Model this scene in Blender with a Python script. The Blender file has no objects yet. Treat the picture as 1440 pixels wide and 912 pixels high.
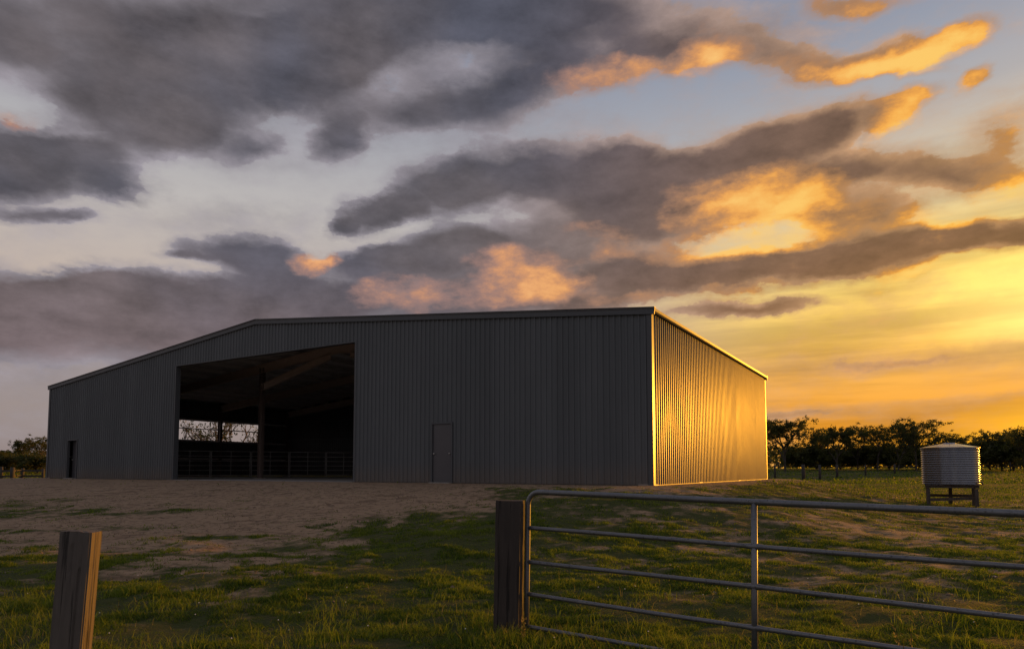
import bpy, bmesh, math, random
import numpy as np
from mathutils import Vector, Matrix

random.seed(7); RNG = np.random.default_rng(7)
S = bpy.context.scene
COL = S.collection
R = math.radians
PI = math.pi

# ------------------------------------------------------------------ camera
FPX, CXP, CYP, CAMZ, PITCH = 945.0, 720.0, 600.0, 0.45, R(3.69)
cd = bpy.data.cameras.new('camera'); cam = bpy.data.objects.new('camera', cd); COL.objects.link(cam)
cam.location = (0, 0, CAMZ); cam.rotation_euler = (PI/2 + PITCH, 0, 0)
cd.sensor_fit = 'HORIZONTAL'; cd.sensor_width = 36; cd.lens = FPX/1440*36
cd.shift_y = (CYP-456)/1440; cd.clip_start = .05; cd.clip_end = 6000
S.camera = cam

# ------------------------------------------------------------------ light
SUN_AZ, SUN_EL = R(53), R(4.2)          # azimuth measured from +Y towards +X
S.view_settings.view_transform = 'Standard'; S.view_settings.look = 'None'
S.view_settings.exposure = 0.0; S.view_settings.gamma = 1
sund = Vector((math.sin(SUN_AZ)*math.cos(SUN_EL), math.cos(SUN_AZ)*math.cos(SUN_EL), math.sin(SUN_EL)))
sl = bpy.data.lights.new('sun', 'SUN'); sl.energy = 4.3; sl.angle = R(.53); sl.color = (1.0, .40, .03)
so = bpy.data.objects.new('sun', sl); COL.objects.link(so)
so.rotation_euler = sund.to_track_quat('Z', 'Y').to_euler()

def lin(c):
    return tuple((v/255/12.92 if v/255 <= .04045 else ((v/255+.055)/1.055)**2.4) for v in c)

class NT:
    """small helper to write node trees"""
    def __init__(s, tree): s.t = tree; s.n = tree.nodes; s.l = tree.links
    def put(s, sock, v):
        if isinstance(v, bpy.types.NodeSocket): s.l.new(v, sock)
        elif isinstance(v, (tuple, list)) and sock.type == 'RGBA' and len(v) == 3: sock.default_value = (*v, 1)
        else: sock.default_value = v
    def node(s, kind, ins=(), out=0, **props):
        n = s.n.new(kind)
        for k, v in props.items(): setattr(n, k, v)
        for k, v in (ins.items() if isinstance(ins, dict) else enumerate(ins)):
            if v is not None: s.put(n.inputs[k], v)
        return n.outputs[out]
    def m(s, op, a, b=None, c=None, clamp=False):
        return s.node('ShaderNodeMath', [a, b, c][:1+(b is not None)+(c is not None)], operation=op, use_clamp=clamp)
    def vm(s, op, a, b=None, sc=None, out=0):
        n = s.n.new('ShaderNodeVectorMath'); n.operation = op
        s.put(n.inputs[0], a)
        if b is not None: s.put(n.inputs[1], b)
        if sc is not None: s.put(n.inputs['Scale'], sc)
        return n.outputs[out]
    def mix(s, f, a, b, blend='MIX'):
        n = s.n.new('ShaderNodeMix'); n.data_type = 'RGBA'; n.blend_type = blend
        s.put(n.inputs[0], f); s.put(n.inputs[6], a); s.put(n.inputs[7], b); return n.outputs[2]
    def sm(s, x, lo, hi):
        return s.node('ShaderNodeMapRange', {0: x, 1: lo, 2: hi}, interpolation_type='SMOOTHSTEP')
    def ramp(s, x, stops, interp='LINEAR'):
        n = s.n.new('ShaderNodeValToRGB'); e = n.color_ramp; e.interpolation = interp
        for i, (p, c) in enumerate(stops):
            k = e.elements[i] if i < 2 else e.elements.new(p)
            k.position = p; k.color = (*c, 1) if len(c) == 3 else c
        s.put(n.inputs[0], x); return n.outputs[0]
    def noise(s, vec, scale, detail=4, rough=.5, out=0, dist=0.0, dims='3D'):
        return s.node('ShaderNodeTexNoise', {'Vector': vec, 'Scale': scale, 'Detail': detail, 'Roughness': rough, 'Distortion': dist}, out, noise_dimensions=dims)

def px_dir(px, py):
    """direction of a photograph pixel, used to lay out the sky in azimuth and elevation"""
    xc, yc = (px-CXP)/FPX, -(py-CYP)/FPX
    y = math.cos(PITCH)-yc*math.sin(PITCH); z = math.sin(PITCH)+yc*math.cos(PITCH)
    return math.atan2(xc, y), math.atan2(z, math.hypot(xc, y))

# clouds: centre (px of the photograph, turned into azimuth/elevation), half axes, tilt (deg, up to the right), weight
CLOUDS = [
 (250, 35, 340, 72, 0, 1.1), (600, 5, 300, 52, 0, 1.0), (330, 105, 175, 62, 0, 1.1), (285, 188, 100, 46, -8, 1.0), (195, 165, 105, 52, -15, .9), (430, 85, 120, 58, 20, .9),
 (560, 55, 130, 38, 15, .7), (720, 15, 160, 40, 10, .8), (370, 205, 40, 20, 20, .5), (50, 75, 150, 50, -25, .55), (90, 135, 120, 36, -30, .42), (470, 150, 70, 60, 20, .35), (400, 235, 120, 22, 10, .25), (640, 215, 120, 22, 8, .3), (330, 300, 160, 20, 0, .2),
 (40, 238, 170, 40, 3, 1.2), (180, 264, 62, 20, 0, .9), (15, 192, 90, 36, 0, .8), (110, 215, 90, 24, -15, .7), (40, 302, 80, 13, 0, .6), (105, 305, 42, 9, 0, .45), (-120, 240, 130, 70, 0, .9), (-150, 60, 150, 60, 0, .7), (-120, 420, 180, 70, 0, .9),
 (650, 78, 120, 28, 12, .42), (760, 60, 120, 30, 12, .4), (480, 195, 45, 30, 25, .9), (570, 152, 88, 48, 15, 1.0), (680, 152, 88, 44, 10, 1.0), (742, 100, 80, 42, 15, .8), (860, 92, 100, 38, 5, .9), (955, 70, 90, 33, -5, .8), (1050, 45, 95, 34, 0, .6), (880, 25, 130, 34, 5, .55),
 (1150, 86, 115, 26, -4, .8), (1250, 76, 78, 28, 12, .9), (1340, 60, 60, 23, 18, .9), (1376, 112, 31, 16, 25, .85), (1190, 4, 90, 20, 0, .65), (1280, 100, 60, 14, 0, .5),
 (508, 306, 50, 28, 0, 1.15), (474, 320, 22, 15, 0, .8), (552, 292, 45, 23, 0, 1.0), (620, 266, 68, 42, 10, 1.2), (700, 252, 80, 42, 5, 1.1), (790, 247, 90, 46, 8, 1.1), (880, 215, 56, 27, 15, .9), (900, 257, 110, 45, 10, 1.1),
 (1000, 238, 105, 42, 20, 1.1), (1088, 198, 95, 37, 20, 1.1), (1178, 172, 68, 28, 18, 1.0), (1268, 156, 54, 23, 20, .95), (1130, 242, 110, 36, 10, .85), (1240, 240, 120, 32, 10, .8), (1345, 250, 82, 24, 5, .8),
 (1000, 300, 165, 34, 8, .75), (1200, 300, 105, 25, 5, .9), (860, 322, 120, 48, 0, .9), (700, 345, 108, 42, 5, 1.0), (600, 360, 88, 33, 10, 1.0), (520, 366, 58, 18, 5, 1.0), (640, 402, 120, 34, 0, .9), (820, 390, 130, 38, 0, 1.0),
 (960, 386, 130, 34, 5, 1.1), (1100, 370, 140, 32, 8, 1.3), (1250, 350, 130, 29, 8, 1.3), (1390, 332, 112, 26, 6, 1.2), (1530, 318, 120, 30, 6, 1.0), (1500, 240, 90, 26, 10, .6), (1560, 120, 120, 50, 20, .6),
 (332, 350, 75, 26, 0, 1.1), (390, 376, 60, 28, 0, 1.0), (265, 360, 42, 8, 0, .55), (158, 396, 78, 26, 0, 1.0), (60, 410, 112, 30, 0, 1.0), (240, 416, 140, 32, 0, 1.0), (370, 420, 130, 34, 0, 1.0), (480, 402, 80, 32, 0, .9),
 (100, 452, 260, 46, 0, .9), (410, 456, 260, 40, 0, .8), (200, 505, 380, 46, 0, .5), (700, 445, 200, 30, 0, .7), (1050, 432, 118, 13, 5, 1.0), (780, 427, 110, 14, 2, .7),
 (1250, 507, 260, 17, 3, .5), (1140, 584, 220, 14, 2, .5), (1400, 562, 150, 8, 4, .32), (1405, 205, 55, 42, 30, .45),
]
GOLD = [
 (1340, 60, 60, 22, 15, 1.0), (1280, 78, 60, 17, 10, .8), (1150, 94, 112, 19, -3, .75), (1240, 98, 62, 15, 0, .7), (1376, 112, 32, 16, 25, 1.1), (1195, 5, 80, 18, 0, .8), (1000, 80, 32, 20, 20, .95), (870, 117, 76, 19, -5, .75), (930, 100, 50, 15, -10, .45),
 (1286, 152, 44, 24, 30, 1.3), (1232, 140, 40, 10, 10, .6), (1250, 180, 30, 12, 0, .4),
 (1050, 263, 82, 17, 12, .9), (1120, 285, 55, 20, 20, 1.1), (1060, 310, 72, 21, 10, 1.1), (1000, 350, 72, 13, 6, 1.1), (1100, 331, 80, 10, 10, 1.1), (1010, 286, 60, 12, 20, .7), (1172, 270, 30, 13, 0, .5), (1212, 290, 40, 10, 0, .45),
 (1390, 286, 90, 17, 10, 1.3), (1455, 262, 62, 20, 12, 1.0), (1310, 306, 30, 9, 0, .8), (1262, 316, 60, 7, 5, .6),
 (735, 385, 46, 26, 0, 1.1), (790, 402, 26, 14, 0, .7), (640, 416, 80, 13, 0, .5), (545, 411, 40, 17, 0, .65), (440, 366, 20, 10, 0, 1.05), (470, 369, 12, 6, 0, .7), (856, 350, 32, 13, 20, .6), (820, 325, 26, 8, 0, .45),
 (1420, 200, 52, 46, 40, .55), (1432, 150, 42, 26, 0, .45), (20, 162, 32, 9, -12, .75), (1200, 395, 260, 8, 8, .8), (1380, 368, 110, 9, 8, .9), (890, 417, 70, 8, 4, .4), (700, 20, 140, 30, 0, .10),
]

def blob_sum(t, vec, blobs, grow=1.3):
    tot = None
    for (px, py, ax, ay, tilt, w) in blobs:
        a0, e0 = px_dir(px, py); c, s_ = math.cos(R(tilt)), math.sin(R(tilt))
        a1, e1 = px_dir(px+ax*c, py-ax*s_); a2, e2 = px_dir(px+ay*s_, py+ay*c)
        la, lb = math.hypot(a1-a0, e1-e0), math.hypot(a2-a0, e2-e0); ang = math.atan2(e1-e0, a1-a0)
        mp = t.node('ShaderNodeMapping', {'Vector': vec, 'Location': (a0, e0, 0), 'Rotation': (0, 0, ang), 'Scale': (la*grow, lb*grow, 1)}, vector_type='TEXTURE')
        g = t.node('ShaderNodeTexGradient', [mp], 1, gradient_type='SPHERICAL')
        tot = t.m('MULTIPLY', g, w) if tot is None else t.m('MULTIPLY_ADD', g, w, tot)
    return tot

W = bpy.data.worlds.new('World'); S.world = W; W.use_nodes = True
W.cycles.sampling_method = 'MANUAL'; W.cycles.sample_map_resolution = 512
def build_world():
    t = NT(W.node_tree); bg = t.n['Background']
    dirv = t.node('ShaderNodeTexCoord', out=0)
    x, y, z = t.node('ShaderNodeSeparateXYZ', [dirv]).node.outputs
    az = t.m('ARCTAN2', x, y); el = t.m('ARCSINE', z)
    azel = t.node('ShaderNodeCombineXYZ', [az, el, 0.0])
    sunp = t.m('MAXIMUM', t.node('ShaderNodeVectorMath', [dirv, tuple(sund)], 1, operation='DOT_PRODUCT'), 0.0)
    ds = t.vm('MULTIPLY', dirv, (1, 1, 2.0))
    # --- clouds
    wn = t.noise(ds, 8.0, 7, .60, 1)
    wv = t.vm('SUBTRACT', wn, (.5, .5, .5))
    b = blob_sum(t, t.vm('MULTIPLY', t.vm('ADD', azel, t.vm('MULTIPLY', wv, (.10, .060, 0))), (1, 1, 0)), CLOUDS)
    # beyond the frame the same kind of cloud goes on, from noise alone
    far = t.sm(t.noise(t.vm('MULTIPLY', dirv, (1, 1, 2.6)), 2.1, 5, .55), .40, .66)
    out = t.m('MAXIMUM', t.sm(t.m('ABSOLUTE', az), .80, 1.15), t.sm(el, .70, .95))
    b = t.m('ADD', b, t.m('MULTIPLY', t.m('MULTIPLY', far, out), .8))
    f = t.noise(ds, 7.5, 8, .64)
    fs = t.noise(t.vm('ADD', ds, (.022, .009, -.036)), 7.5, 8, .64)     # the same billows a step towards the sun
    relief = t.m('SUBTRACT', f, fs)
    d0 = t.m('MULTIPLY_ADD', t.m('SUBTRACT', f, .5), 1.15, b)
    alpha = t.m('MAXIMUM', t.sm(d0, .17, .42), t.m('MULTIPLY', t.sm(d0, -.12, .40), .62)); thick = t.sm(d0, .15, .95)
    # --- clear sky: the physical sky, veiled by thin high cloud
    sky = t.node('ShaderNodeTexSky', sky_type='NISHITA', sun_disc=False, sun_elevation=SUN_EL, sun_rotation=SUN_AZ, dust_density=1.6)
    sky = t.vm('SCALE', sky, sc=.10)
    veil = t.ramp(el, [(0, lin((152, 138, 138))), (.12, lin((168, 152, 150))), (.24, lin((206, 188, 176))), (.36, lin((200, 194, 191))), (.56, lin((146, 155, 175))), (1, lin((104, 116, 140)))])
    clear = t.mix(.85, sky, veil)
    warm = t.sm(sunp, .58, .99)
    lowf = t.m('SUBTRACT', 1.0, t.sm(el, .14, .52))
    streak = t.noise(t.vm('MULTIPLY', dirv, (1.2, 1.2, 13.0)), 2.2, 5, .55)
    glow = t.ramp(t.m('MULTIPLY', el, 2.0), [(0, lin((255, 176, 14))), (.10, lin((240, 154, 36))), (.26, lin((238, 172, 80))), (.40, lin((255, 208, 100))), (.56, lin((255, 220, 116))), (1, lin((214, 180, 132)))])
    glow = t.vm('SCALE', glow, sc=t.m('MULTIPLY_ADD', t.sm(streak, .35, .65), .42, .70))
    clear = t.mix(t.m('MULTIPLY', t.m('MULTIPLY', warm, lowf), 1.3, clamp=True), clear, glow)
    halo = t.m('POWER', sunp, 70.0); halo2 = t.m('POWER', sunp, 12.0)
    hal = t.vm('ADD', t.vm('SCALE', (1.0, .50, .07), sc=t.m('MULTIPLY', halo, .30)), t.vm('SCALE', (.8, .50, .10), sc=t.m('MULTIPLY', halo2, .14)))
    clear = t.vm('ADD', clear, hal)
    gap = blob_sum(t, t.vm('MULTIPLY', t.vm('ADD', azel, t.vm('MULTIPLY', wv, (.10, .05, 0))), (1, 1, 0)), [(1560, 425, 330, 80, 6, 1.0)])
    clear = t.vm('ADD', clear, t.vm('SCALE', (.55, .42, .16), sc=gap))
    low = blob_sum(t, azel, [(1640, 612, 420, 55, 0, 1.0)])
    clear = t.vm('ADD', clear, t.vm('SCALE', (.75, .42, .0), sc=low))
    # --- cloud colours: purple grey away from the sun, brown near it
    w2 = t.sm(sunp, .50, .98)
    big = t.noise(t.vm('MULTIPLY', dirv, (1, 1, 1.5)), 3.2, 3, .5)
    dark = t.mix(w2, t.mix(t.sm(big, .35, .65), lin((80, 81, 93)), lin((98, 91, 94))), lin((126, 94, 70)))
    thin = t.mix(w2, lin((150, 144, 152)), lin((204, 154, 104)))
    lowl = t.m('SUBTRACT', 1.0, t.sm(el, .08, .36))
    dark = t.mix(t.m('MULTIPLY', lowl, .7), dark, t.mix(w2, lin((128, 110, 112)), lin((170, 112, 54))))
    cc = t.mix(thick, thin, dark)
    cc = t.vm('SCALE', cc, sc=t.m('MULTIPLY_ADD', relief, 1.5, 1.0))
    # light caught on the lit flanks
    gw = t.vm('MULTIPLY', t.vm('ADD', azel, t.vm('MULTIPLY', wv, (.105, .065, 0))), (1, 1, 0))
    gold = blob_sum(t, gw, GOLD, 2.1)
    fine = t.noise(ds, 21.0, 5, .6)
    gv = t.m('ADD', t.m('MULTIPLY_ADD', relief, 1.9, gold), t.m('MULTIPLY', t.m('SUBTRACT', fine, .5), .55))
    gv = t.m('MULTIPLY', gv, t.sm(gold, .0, .35))
    g0 = t.mix(w2, lin((158, 124, 116)), lin((184, 130, 72))); g1 = t.mix(w2, lin((226, 158, 108)), lin((250, 170, 60))); g2 = t.mix(w2, lin((250, 192, 134)), lin((255, 204, 96)))
    k = t.sm(d0, -.10, .30)
    cc = t.mix(t.m('MULTIPLY', t.sm(gv, .05, .75), k), cc, g0)
    cc = t.mix(t.m('MULTIPLY', t.sm(gv, .50, 1.15), k), cc, g1)
    cc = t.mix(t.m('MULTIPLY', t.sm(gv, .85, 1.6), k), cc, g2)
    rim = t.m('MULTIPLY', t.sm(relief, .09, .30), t.m('MULTIPLY', t.sm(sunp, .72, .97), .5))
    cc = t.mix(rim, cc, g1)
    cc = t.vm('ADD', cc, t.vm('SCALE', hal, sc=.22))
    col = t.mix(t.m('MULTIPLY', alpha, .97), clear, cc)
    col = t.mix(t.sm(el, -.03, -.004), lin((60, 54, 46)), col)          # below the horizon: dim earth
    t.l.new(col, bg.inputs[0]); bg.inputs[1].default_value = 1.0
build_world()

# ------------------------------------------------------------------ helpers
def vnoise(x, y, seed=0):
    xi = np.floor(x).astype(np.int64); yi = np.floor(y).astype(np.int64); xf = x-xi; yf = y-yi
    def h(a, b):
        n = (a*374761393 + b*668265263 + seed*974634777) & 0xFFFFFFFF
        n = ((n ^ (n >> 13))*1274126177) & 0xFFFFFFFF
        return ((n ^ (n >> 16)) & 0xFFFF)/65535.0
    u = xf*xf*(3-2*xf); v = yf*yf*(3-2*yf)
    return (h(xi, yi)*(1-u)+h(xi+1, yi)*u)*(1-v)+(h(xi, yi+1)*(1-u)+h(xi+1, yi+1)*u)*v
def fbm(x, y, seed=0, octv=4):
    x = np.asarray(x, float); y = np.asarray(y, float); s = 0; a = .5; tot = 0
    for k in range(octv):
        s = s+a*vnoise(x*2**k+17.3*k, y*2**k-9.1*k, seed+k); tot += a; a *= .5
    return s/tot
def sstep(x, a, b):
    q = np.clip((x-a)/(b-a), 0, 1); return q*q*(3-2*q)

BX, BY, BANG = 4.14, 19.85, math.atan2(.8542, .5197)
BL, BWID, EAVE, RIDGE = 17.0, 36.0, 5.25, 7.0            # side length, gable width
CS, SN = math.cos(BANG), math.sin(BANG)
def to_barn(x, y):                                       # s along the side wall, t along the gable front
    dx, dy = x-BX, y-BY; return dx*CS+dy*SN, -dx*SN+dy*CS
def from_barn(s, t): return BX+s*CS-t*SN, BY+s*SN+t*CS
def barn_dist(x, y):
    s, t = to_barn(x, y)
    ds = np.maximum(np.maximum(-s, 0), s-BL); dt = np.maximum(np.maximum(-t, 0)*1.75, t-BWID)
    return np.hypot(ds, dt)
def gz(x, y):
    x = np.asarray(x, float); y = np.asarray(y, float)
    d = barn_dist(x, y)
    base = -.80+1.75*sstep(y, 30, 165)+.25*sstep(np.hypot(x, y), 165, 900)
    pad = 1-sstep(d, 1.0, 14.0)
    z = base*(1-pad)
    am = sstep(d, .4, 3.0)
    z = z+am*((fbm(x*.35, y*.35, 3, 3)-.5)*.16 + (fbm(x*1.9, y*1.9, 8, 3)-.5)*.085)
    near = 1-sstep(np.hypot(x, y), 30, 60)
    z = z+near*am*((fbm(x*5, y*5, 21, 3)-.5)*.045)
    return np.where(d <= 0, -.03, z)
def gz1(x, y): return float(gz(np.array([x]), np.array([y]))[0])

def grass_mask(x, y):
    """0 on bare soil, 1 in turf"""
    s, t = to_barn(x, y); d = barn_dist(x, y)
    n1 = fbm(x*.30, y*.30, 41, 4); n2 = fbm(x*1.1, y*1.1, 52, 4)
    edge = 1.6-t+(n1-.5)*5+(n2-.5)*2.2                   # the bare track lies to the left of a line running on from the side wall
    g = sstep(edge+(n2-.5)*2.5, -2.8, 2.6)
    g = np.maximum(g, sstep(10.2-y+(n1-.5)*3.5+(n2-.5)*2.5, -2.2, 2.2)*(.55+.45*sstep(n2, .25, .5)))   # foreground sward
    for (cx, cy, rx, ry) in ((-13.5, 17.6, 5.5, 1.6), (-17.5, 21.0, 4.5, 1.2), (-9.4, 14.0, 2.8, .55), (-5.0, 11.7, 1.1, .28), (-8.9, 16.6, 2.2, .5), (-4.3, 13.6, .8, .2), (-11, 12.2, 2.6, .5)):
        q = np.hypot((x-cx)/rx, (y-cy)/ry)+(n2-.5)*1.5; g = np.maximum(g, .8*(1-sstep(q, -.2, 1.5)))
    # thin turf with bare scars to the right of it
    right = sstep(x, -1.0, 2.0)
    scar = sstep(.45*fbm(x*.55+3, y*.8, 61, 4)+.55*fbm(x*1.7, y*2.6, 67, 4), .44, .60)*sstep(y, 5.5, 8)
    g = g*(1-.45*scar*right)
    for (cx, cy, r) in ((8.3, 13.2, 3.6), (10.5, 11.0, 3.0), (5.4, 17.6, 2.6), (13.5, 16.5, 3.0), (4.2, 9.2, 1.5)):
        q = np.hypot((x-cx)*.8, y-cy)/r+(n2-.5)*2.2
        g = g*(1-.32*(1-sstep(q, .2, 1.3)))
    g = g*sstep(d+(n2-.5)*3.0, 1.4, 4.2)
    n3 = .6*fbm(x*3.1, y*3.4, 77, 3)+.4*fbm(x*9, y*9, 79, 2)
    g = np.clip(g+(n3-.5)*2.0*np.exp(-((g-.5)/.45)**2), 0, 1)
    far = sstep(y, 27, 34)
    return np.clip(np.where((d > 9), np.maximum(g, far), g), 0, 1)

def mesh_obj(name, verts, faces, mat=None, parent=None, smooth=False, mats=None, fmat=None):
    me = bpy.data.meshes.new(name); me.from_pydata([tuple(v) for v in verts], [], [tuple(f) for f in faces]); me.update()
    if mat: me.materials.append(mat)
    for m_ in (mats or []): me.materials.append(m_)
    if fmat: me.polygons.foreach_set('material_index', fmat)
    if smooth: me.polygons.foreach_set('use_smooth', [True]*len(me.polygons))
    return link(name, me, parent)
def link(name, me, parent=None):
    o = bpy.data.objects.new(name, me); COL.objects.link(o)
    if parent: o.parent = parent
    return o
def tag(o, label, cat, group=None):
    o['label'] = label; o['category'] = cat
    if group: o['group'] = group
    return o
def thing(name, label, cat, loc=(0, 0, 0), rot=(0, 0, 0), group=None):
    o = bpy.data.objects.new(name, None); COL.objects.link(o); o.empty_display_size = .2
    o.location = loc; o.rotation_euler = rot; return tag(o, label, cat, group)
def struct(o): o['kind'] = 'structure'; return o
def stuff(o): o['kind'] = 'stuff'; return o
def copy_thing(o, parent=None):
    c = o.copy(); COL.objects.link(c); c.parent = parent
    for ch in list(o.children): copy_thing(ch, c)
    return c

class MB:
    """collects solids into one mesh"""
    def __init__(s): s.v = []; s.f = []; s.sm = []
    def add(s, vs, fs, smooth=False):
        b = len(s.v); s.v += [tuple(v) for v in vs]; s.f += [tuple(i+b for i in f) for f in fs]; s.sm += [smooth]*len(fs); return s
    def box(s, lo, hi, M=None):
        (a, b, c), (d, e, f) = lo, hi
        vs = [Vector(p) for p in ((a,b,c),(d,b,c),(d,e,c),(a,e,c),(a,b,f),(d,b,f),(d,e,f),(a,e,f))]
        if M: vs = [M @ p for p in vs]
        return s.add(vs, [(0,3,2,1),(4,5,6,7),(0,1,5,4),(1,2,6,5),(2,3,7,6),(3,0,4,7)])
    def beam(s, p, q, w, h, up=(0, 0, 1)):
        """box bar from p to q; h along the direction nearest to up"""
        p, q = Vector(p), Vector(q); d = (q-p).normalized(); u = Vector(up); sd = d.cross(u)
        if sd.length < 1e-4: sd = d.cross(Vector((1, 0, 0)))
        sd.normalize(); u = sd.cross(d)
        vs = [c+sd*(a*w/2)+u*(b*h/2) for c in (p, q) for a, b in ((-1,-1),(1,-1),(1,1),(-1,1))]
        return s.add(vs, [(3,2,1,0),(4,5,6,7),(0,1,5,4),(1,2,6,5),(2,3,7,6),(3,0,4,7)])
    def tube(s, pts, r, n=8, caps=True):
        pts = [Vector(p) for p in pts]; rr = r if isinstance(r, (list, tuple)) else [r]*len(pts)
        vs = []; ref = None
        for i, p in enumerate(pts):
            d = (pts[min(i+1, len(pts)-1)]-pts[max(i-1, 0)]).normalized()
            if ref is None: ref = d.orthogonal().normalized()
            ref = (ref-d*ref.dot(d)).normalized(); b = d.cross(ref)
            vs += [p+(ref*math.cos(2*PI*k/n)+b*math.sin(2*PI*k/n))*rr[i] for k in range(n)]
        fs = [(i*n+k, i*n+(k+1) % n, (i+1)*n+(k+1) % n, (i+1)*n+k) for i in range(len(pts)-1) for k in range(n)]
        if caps: fs += [tuple(range(n-1, -1, -1)), tuple((len(pts)-1)*n+k for k in range(n))]
        return s.add(vs, fs, True)
    def lathe(s, prof, n=48, c=(0, 0), smooth=True):
        vs = [(c[0]+r*math.cos(2*PI*k/n), c[1]+r*math.sin(2*PI*k/n), z) for r, z in prof for k in range(n)]
        fs = [(i*n+k, i*n+(k+1) % n, (i+1)*n+(k+1) % n, (i+1)*n+k) for i in range(len(prof)-1) for k in range(n)]
        return s.add(vs, fs, smooth)
    def build(s, name, mat, parent=None):
        o = mesh_obj(name, s.v, s.f, mat, parent); o.data.polygons.foreach_set('use_smooth', s.sm); return o

# ------------------------------------------------------------------ materials
def mat(name, fn=None, **kw):
    m_ = bpy.data.materials.new(name); m_.use_nodes = True; t = NT(m_.node_tree); p = t.n['Principled BSDF']
    for k, v in kw.items(): t.put(p.inputs[k.replace('_', ' ')], v)
    if fn: fn(t, p)
    return m_
def bump(t, p, h, strength=.4, dist=.01):
    b = t.node('ShaderNodeBump', {'Strength': strength, 'Distance': dist, 'Height': h}); t.l.new(b, p.inputs['Normal'])
def obj_co(t): return t.node('ShaderNodeTexCoord', out=3)
def obj_rand(t): return t.node('ShaderNodeObjectInfo', out=5)

def f_cladding(t, p):
    co = obj_co(t); r = obj_rand(t)
    n = t.noise(t.vm('MULTIPLY', co, (1.5, 1.5, .35)), 1.2, 5, .6); st = t.noise(t.vm('MULTIPLY', co, (9, 9, .5)), 1.0, 4, .6)
    c = t.mix(n, (.120, .132, .138), (.158, .170, .178))
    z = t.node('ShaderNodeSeparateXYZ', [co]).node.outputs[2]
    dust = t.m('MULTIPLY', t.m('SUBTRACT', 1.0, t.sm(z, .0, .9)), st)
    c = t.mix(t.m('MULTIPLY', dust, .75), c, (.22, .165, .12))
    c = t.vm('SCALE', c, sc=t.m('MULTIPLY_ADD', r, .12, .94))
    t.put(p.inputs['Base Color'], c); t.put(p.inputs['Metallic'], .05); t.put(p.inputs['Specular IOR Level'], .05)
    t.put(p.inputs['Roughness'], t.m('ADD', t.m('MULTIPLY_ADD', st, .10, .27), t.m('MULTIPLY', r, .05)))
    bump(t, p, t.noise(t.vm('MULTIPLY', co, (1, 1, .6)), 1.6, 2, .4), .12, .02)
M_clad = mat('charcoal_cladding', f_cladding)
M_inner = mat('dull_inner_cladding', Base_Color=(.10, .10, .10), Roughness=.8)
M_trim = mat('charcoal_trim', lambda t, p: t.put(p.inputs['Roughness'], t.m('MULTIPLY_ADD', t.noise(obj_co(t), 4, 4), .2, .26)), Base_Color=(.105, .112, .118), Metallic=.15, Specular_IOR_Level=.15)
def f_zinc(t, p):
    co = obj_co(t); n = t.noise(co, 3, 5, .6); v = t.node('ShaderNodeTexVoronoi', {'Vector': co, 'Scale': 45.0}, 1)
    t.put(p.inputs['Base Color'], t.mix(n, t.vm('SCALE', v, sc=.0) if False else (.62, .60, .58), (.76, .74, .72)))
    t.put(p.inputs['Roughness'], t.m('MULTIPLY_ADD', t.noise(co, 14, 4), .25, .30))
M_zinc = mat('zinc_roofing', lambda t, p: f_zinc(t, p), Metallic=.35)
M_steel = mat('structural_steel', lambda t, p: t.put(p.inputs['Base Color'], t.mix(t.noise(obj_co(t), 3, 5), (.46, .36, .30), (.60, .49, .41))), Roughness=.5, Metallic=.1)
def f_galv(t, p):
    co = obj_co(t); n = t.noise(co, 9, 6, .65); n2 = t.noise(co, 60, 3, .6)
    c = t.mix(n, (.135, .14, .148), (.26, .265, .275)); c = t.mix(t.sm(n2, .55, .75), c, (.07, .065, .062))
    t.put(p.inputs['Base Color'], c); t.put(p.inputs['Roughness'], t.m('MULTIPLY_ADD', n2, .25, .36))
    bump(t, p, n2, .15, .002)
M_col = mat('column_steel', Base_Color=(.15, .115, .10), Roughness=.55, Metallic=.15)
M_galv = mat('weathered_galvanised_pipe', f_galv, Metallic=.65)
M_dull = mat('dull_galvanised_panel', Base_Color=(.55, .55, .55), Roughness=.45, Metallic=.2)
def f_tank(t, p):
    co = obj_co(t); n = t.noise(t.vm('MULTIPLY', co, (3, 3, .6)), 2.2, 5, .6)
    t.put(p.inputs['Base Color'], t.mix(n, (.27, .285, .32), (.43, .44, .47)))
    t.put(p.inputs['Roughness'], t.m('MULTIPLY_ADD', t.noise(co, 8, 3), .12, .14))
M_tank = mat('galvanised_tank_iron', f_tank, Metallic=.85)
def wood(name, a, b, grain=(14, 14, 1.1), crack=.8):
    def fn(t, p):
        co = obj_co(t); g = t.noise(t.vm('MULTIPLY', co, grain), 2.2, 8, .65, dist=.4); big = t.noise(co, 3.5, 4)
        ck = t.sm(t.noise(t.vm('MULTIPLY', co, (26, 26, .9)), 1.3, 5, .6), .56, .66)
        c = t.mix(g, a, b); c = t.mix(t.m('MULTIPLY', big, .45), c, tuple(v*.5 for v in a)); c = t.mix(t.m('MULTIPLY', ck, crack), c, tuple(v*.22 for v in a))
        t.put(p.inputs['Base Color'], c); t.put(p.inputs['Roughness'], .82)
        bump(t, p, t.m('SUBTRACT', g, t.m('MULTIPLY', ck, 1.2)), .75, .006)
    return mat(name, fn)
M_post = wood('grey_weathered_hardwood', (.075, .064, .056), (.20, .168, .142))
M_postd = wood('dark_weathered_hardwood', (.028, .022, .019), (.10, .078, .064))
M_stand = wood('tank_stand_timber', (.07, .056, .046), (.15, .12, .10))
M_fence = wood('fence_timber', (.04, .034, .03), (.09, .08, .07))
M_wire = mat('fence_wire', Base_Color=(.2, .2, .2), Metallic=.8, Roughness=.5)
M_conc = mat('concrete', lambda t, p: t.put(p.inputs['Base Color'], t.mix(t.noise(obj_co(t), 5, 6, .65), (.24, .22, .20), (.36, .34, .31))), Roughness=.85)
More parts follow.
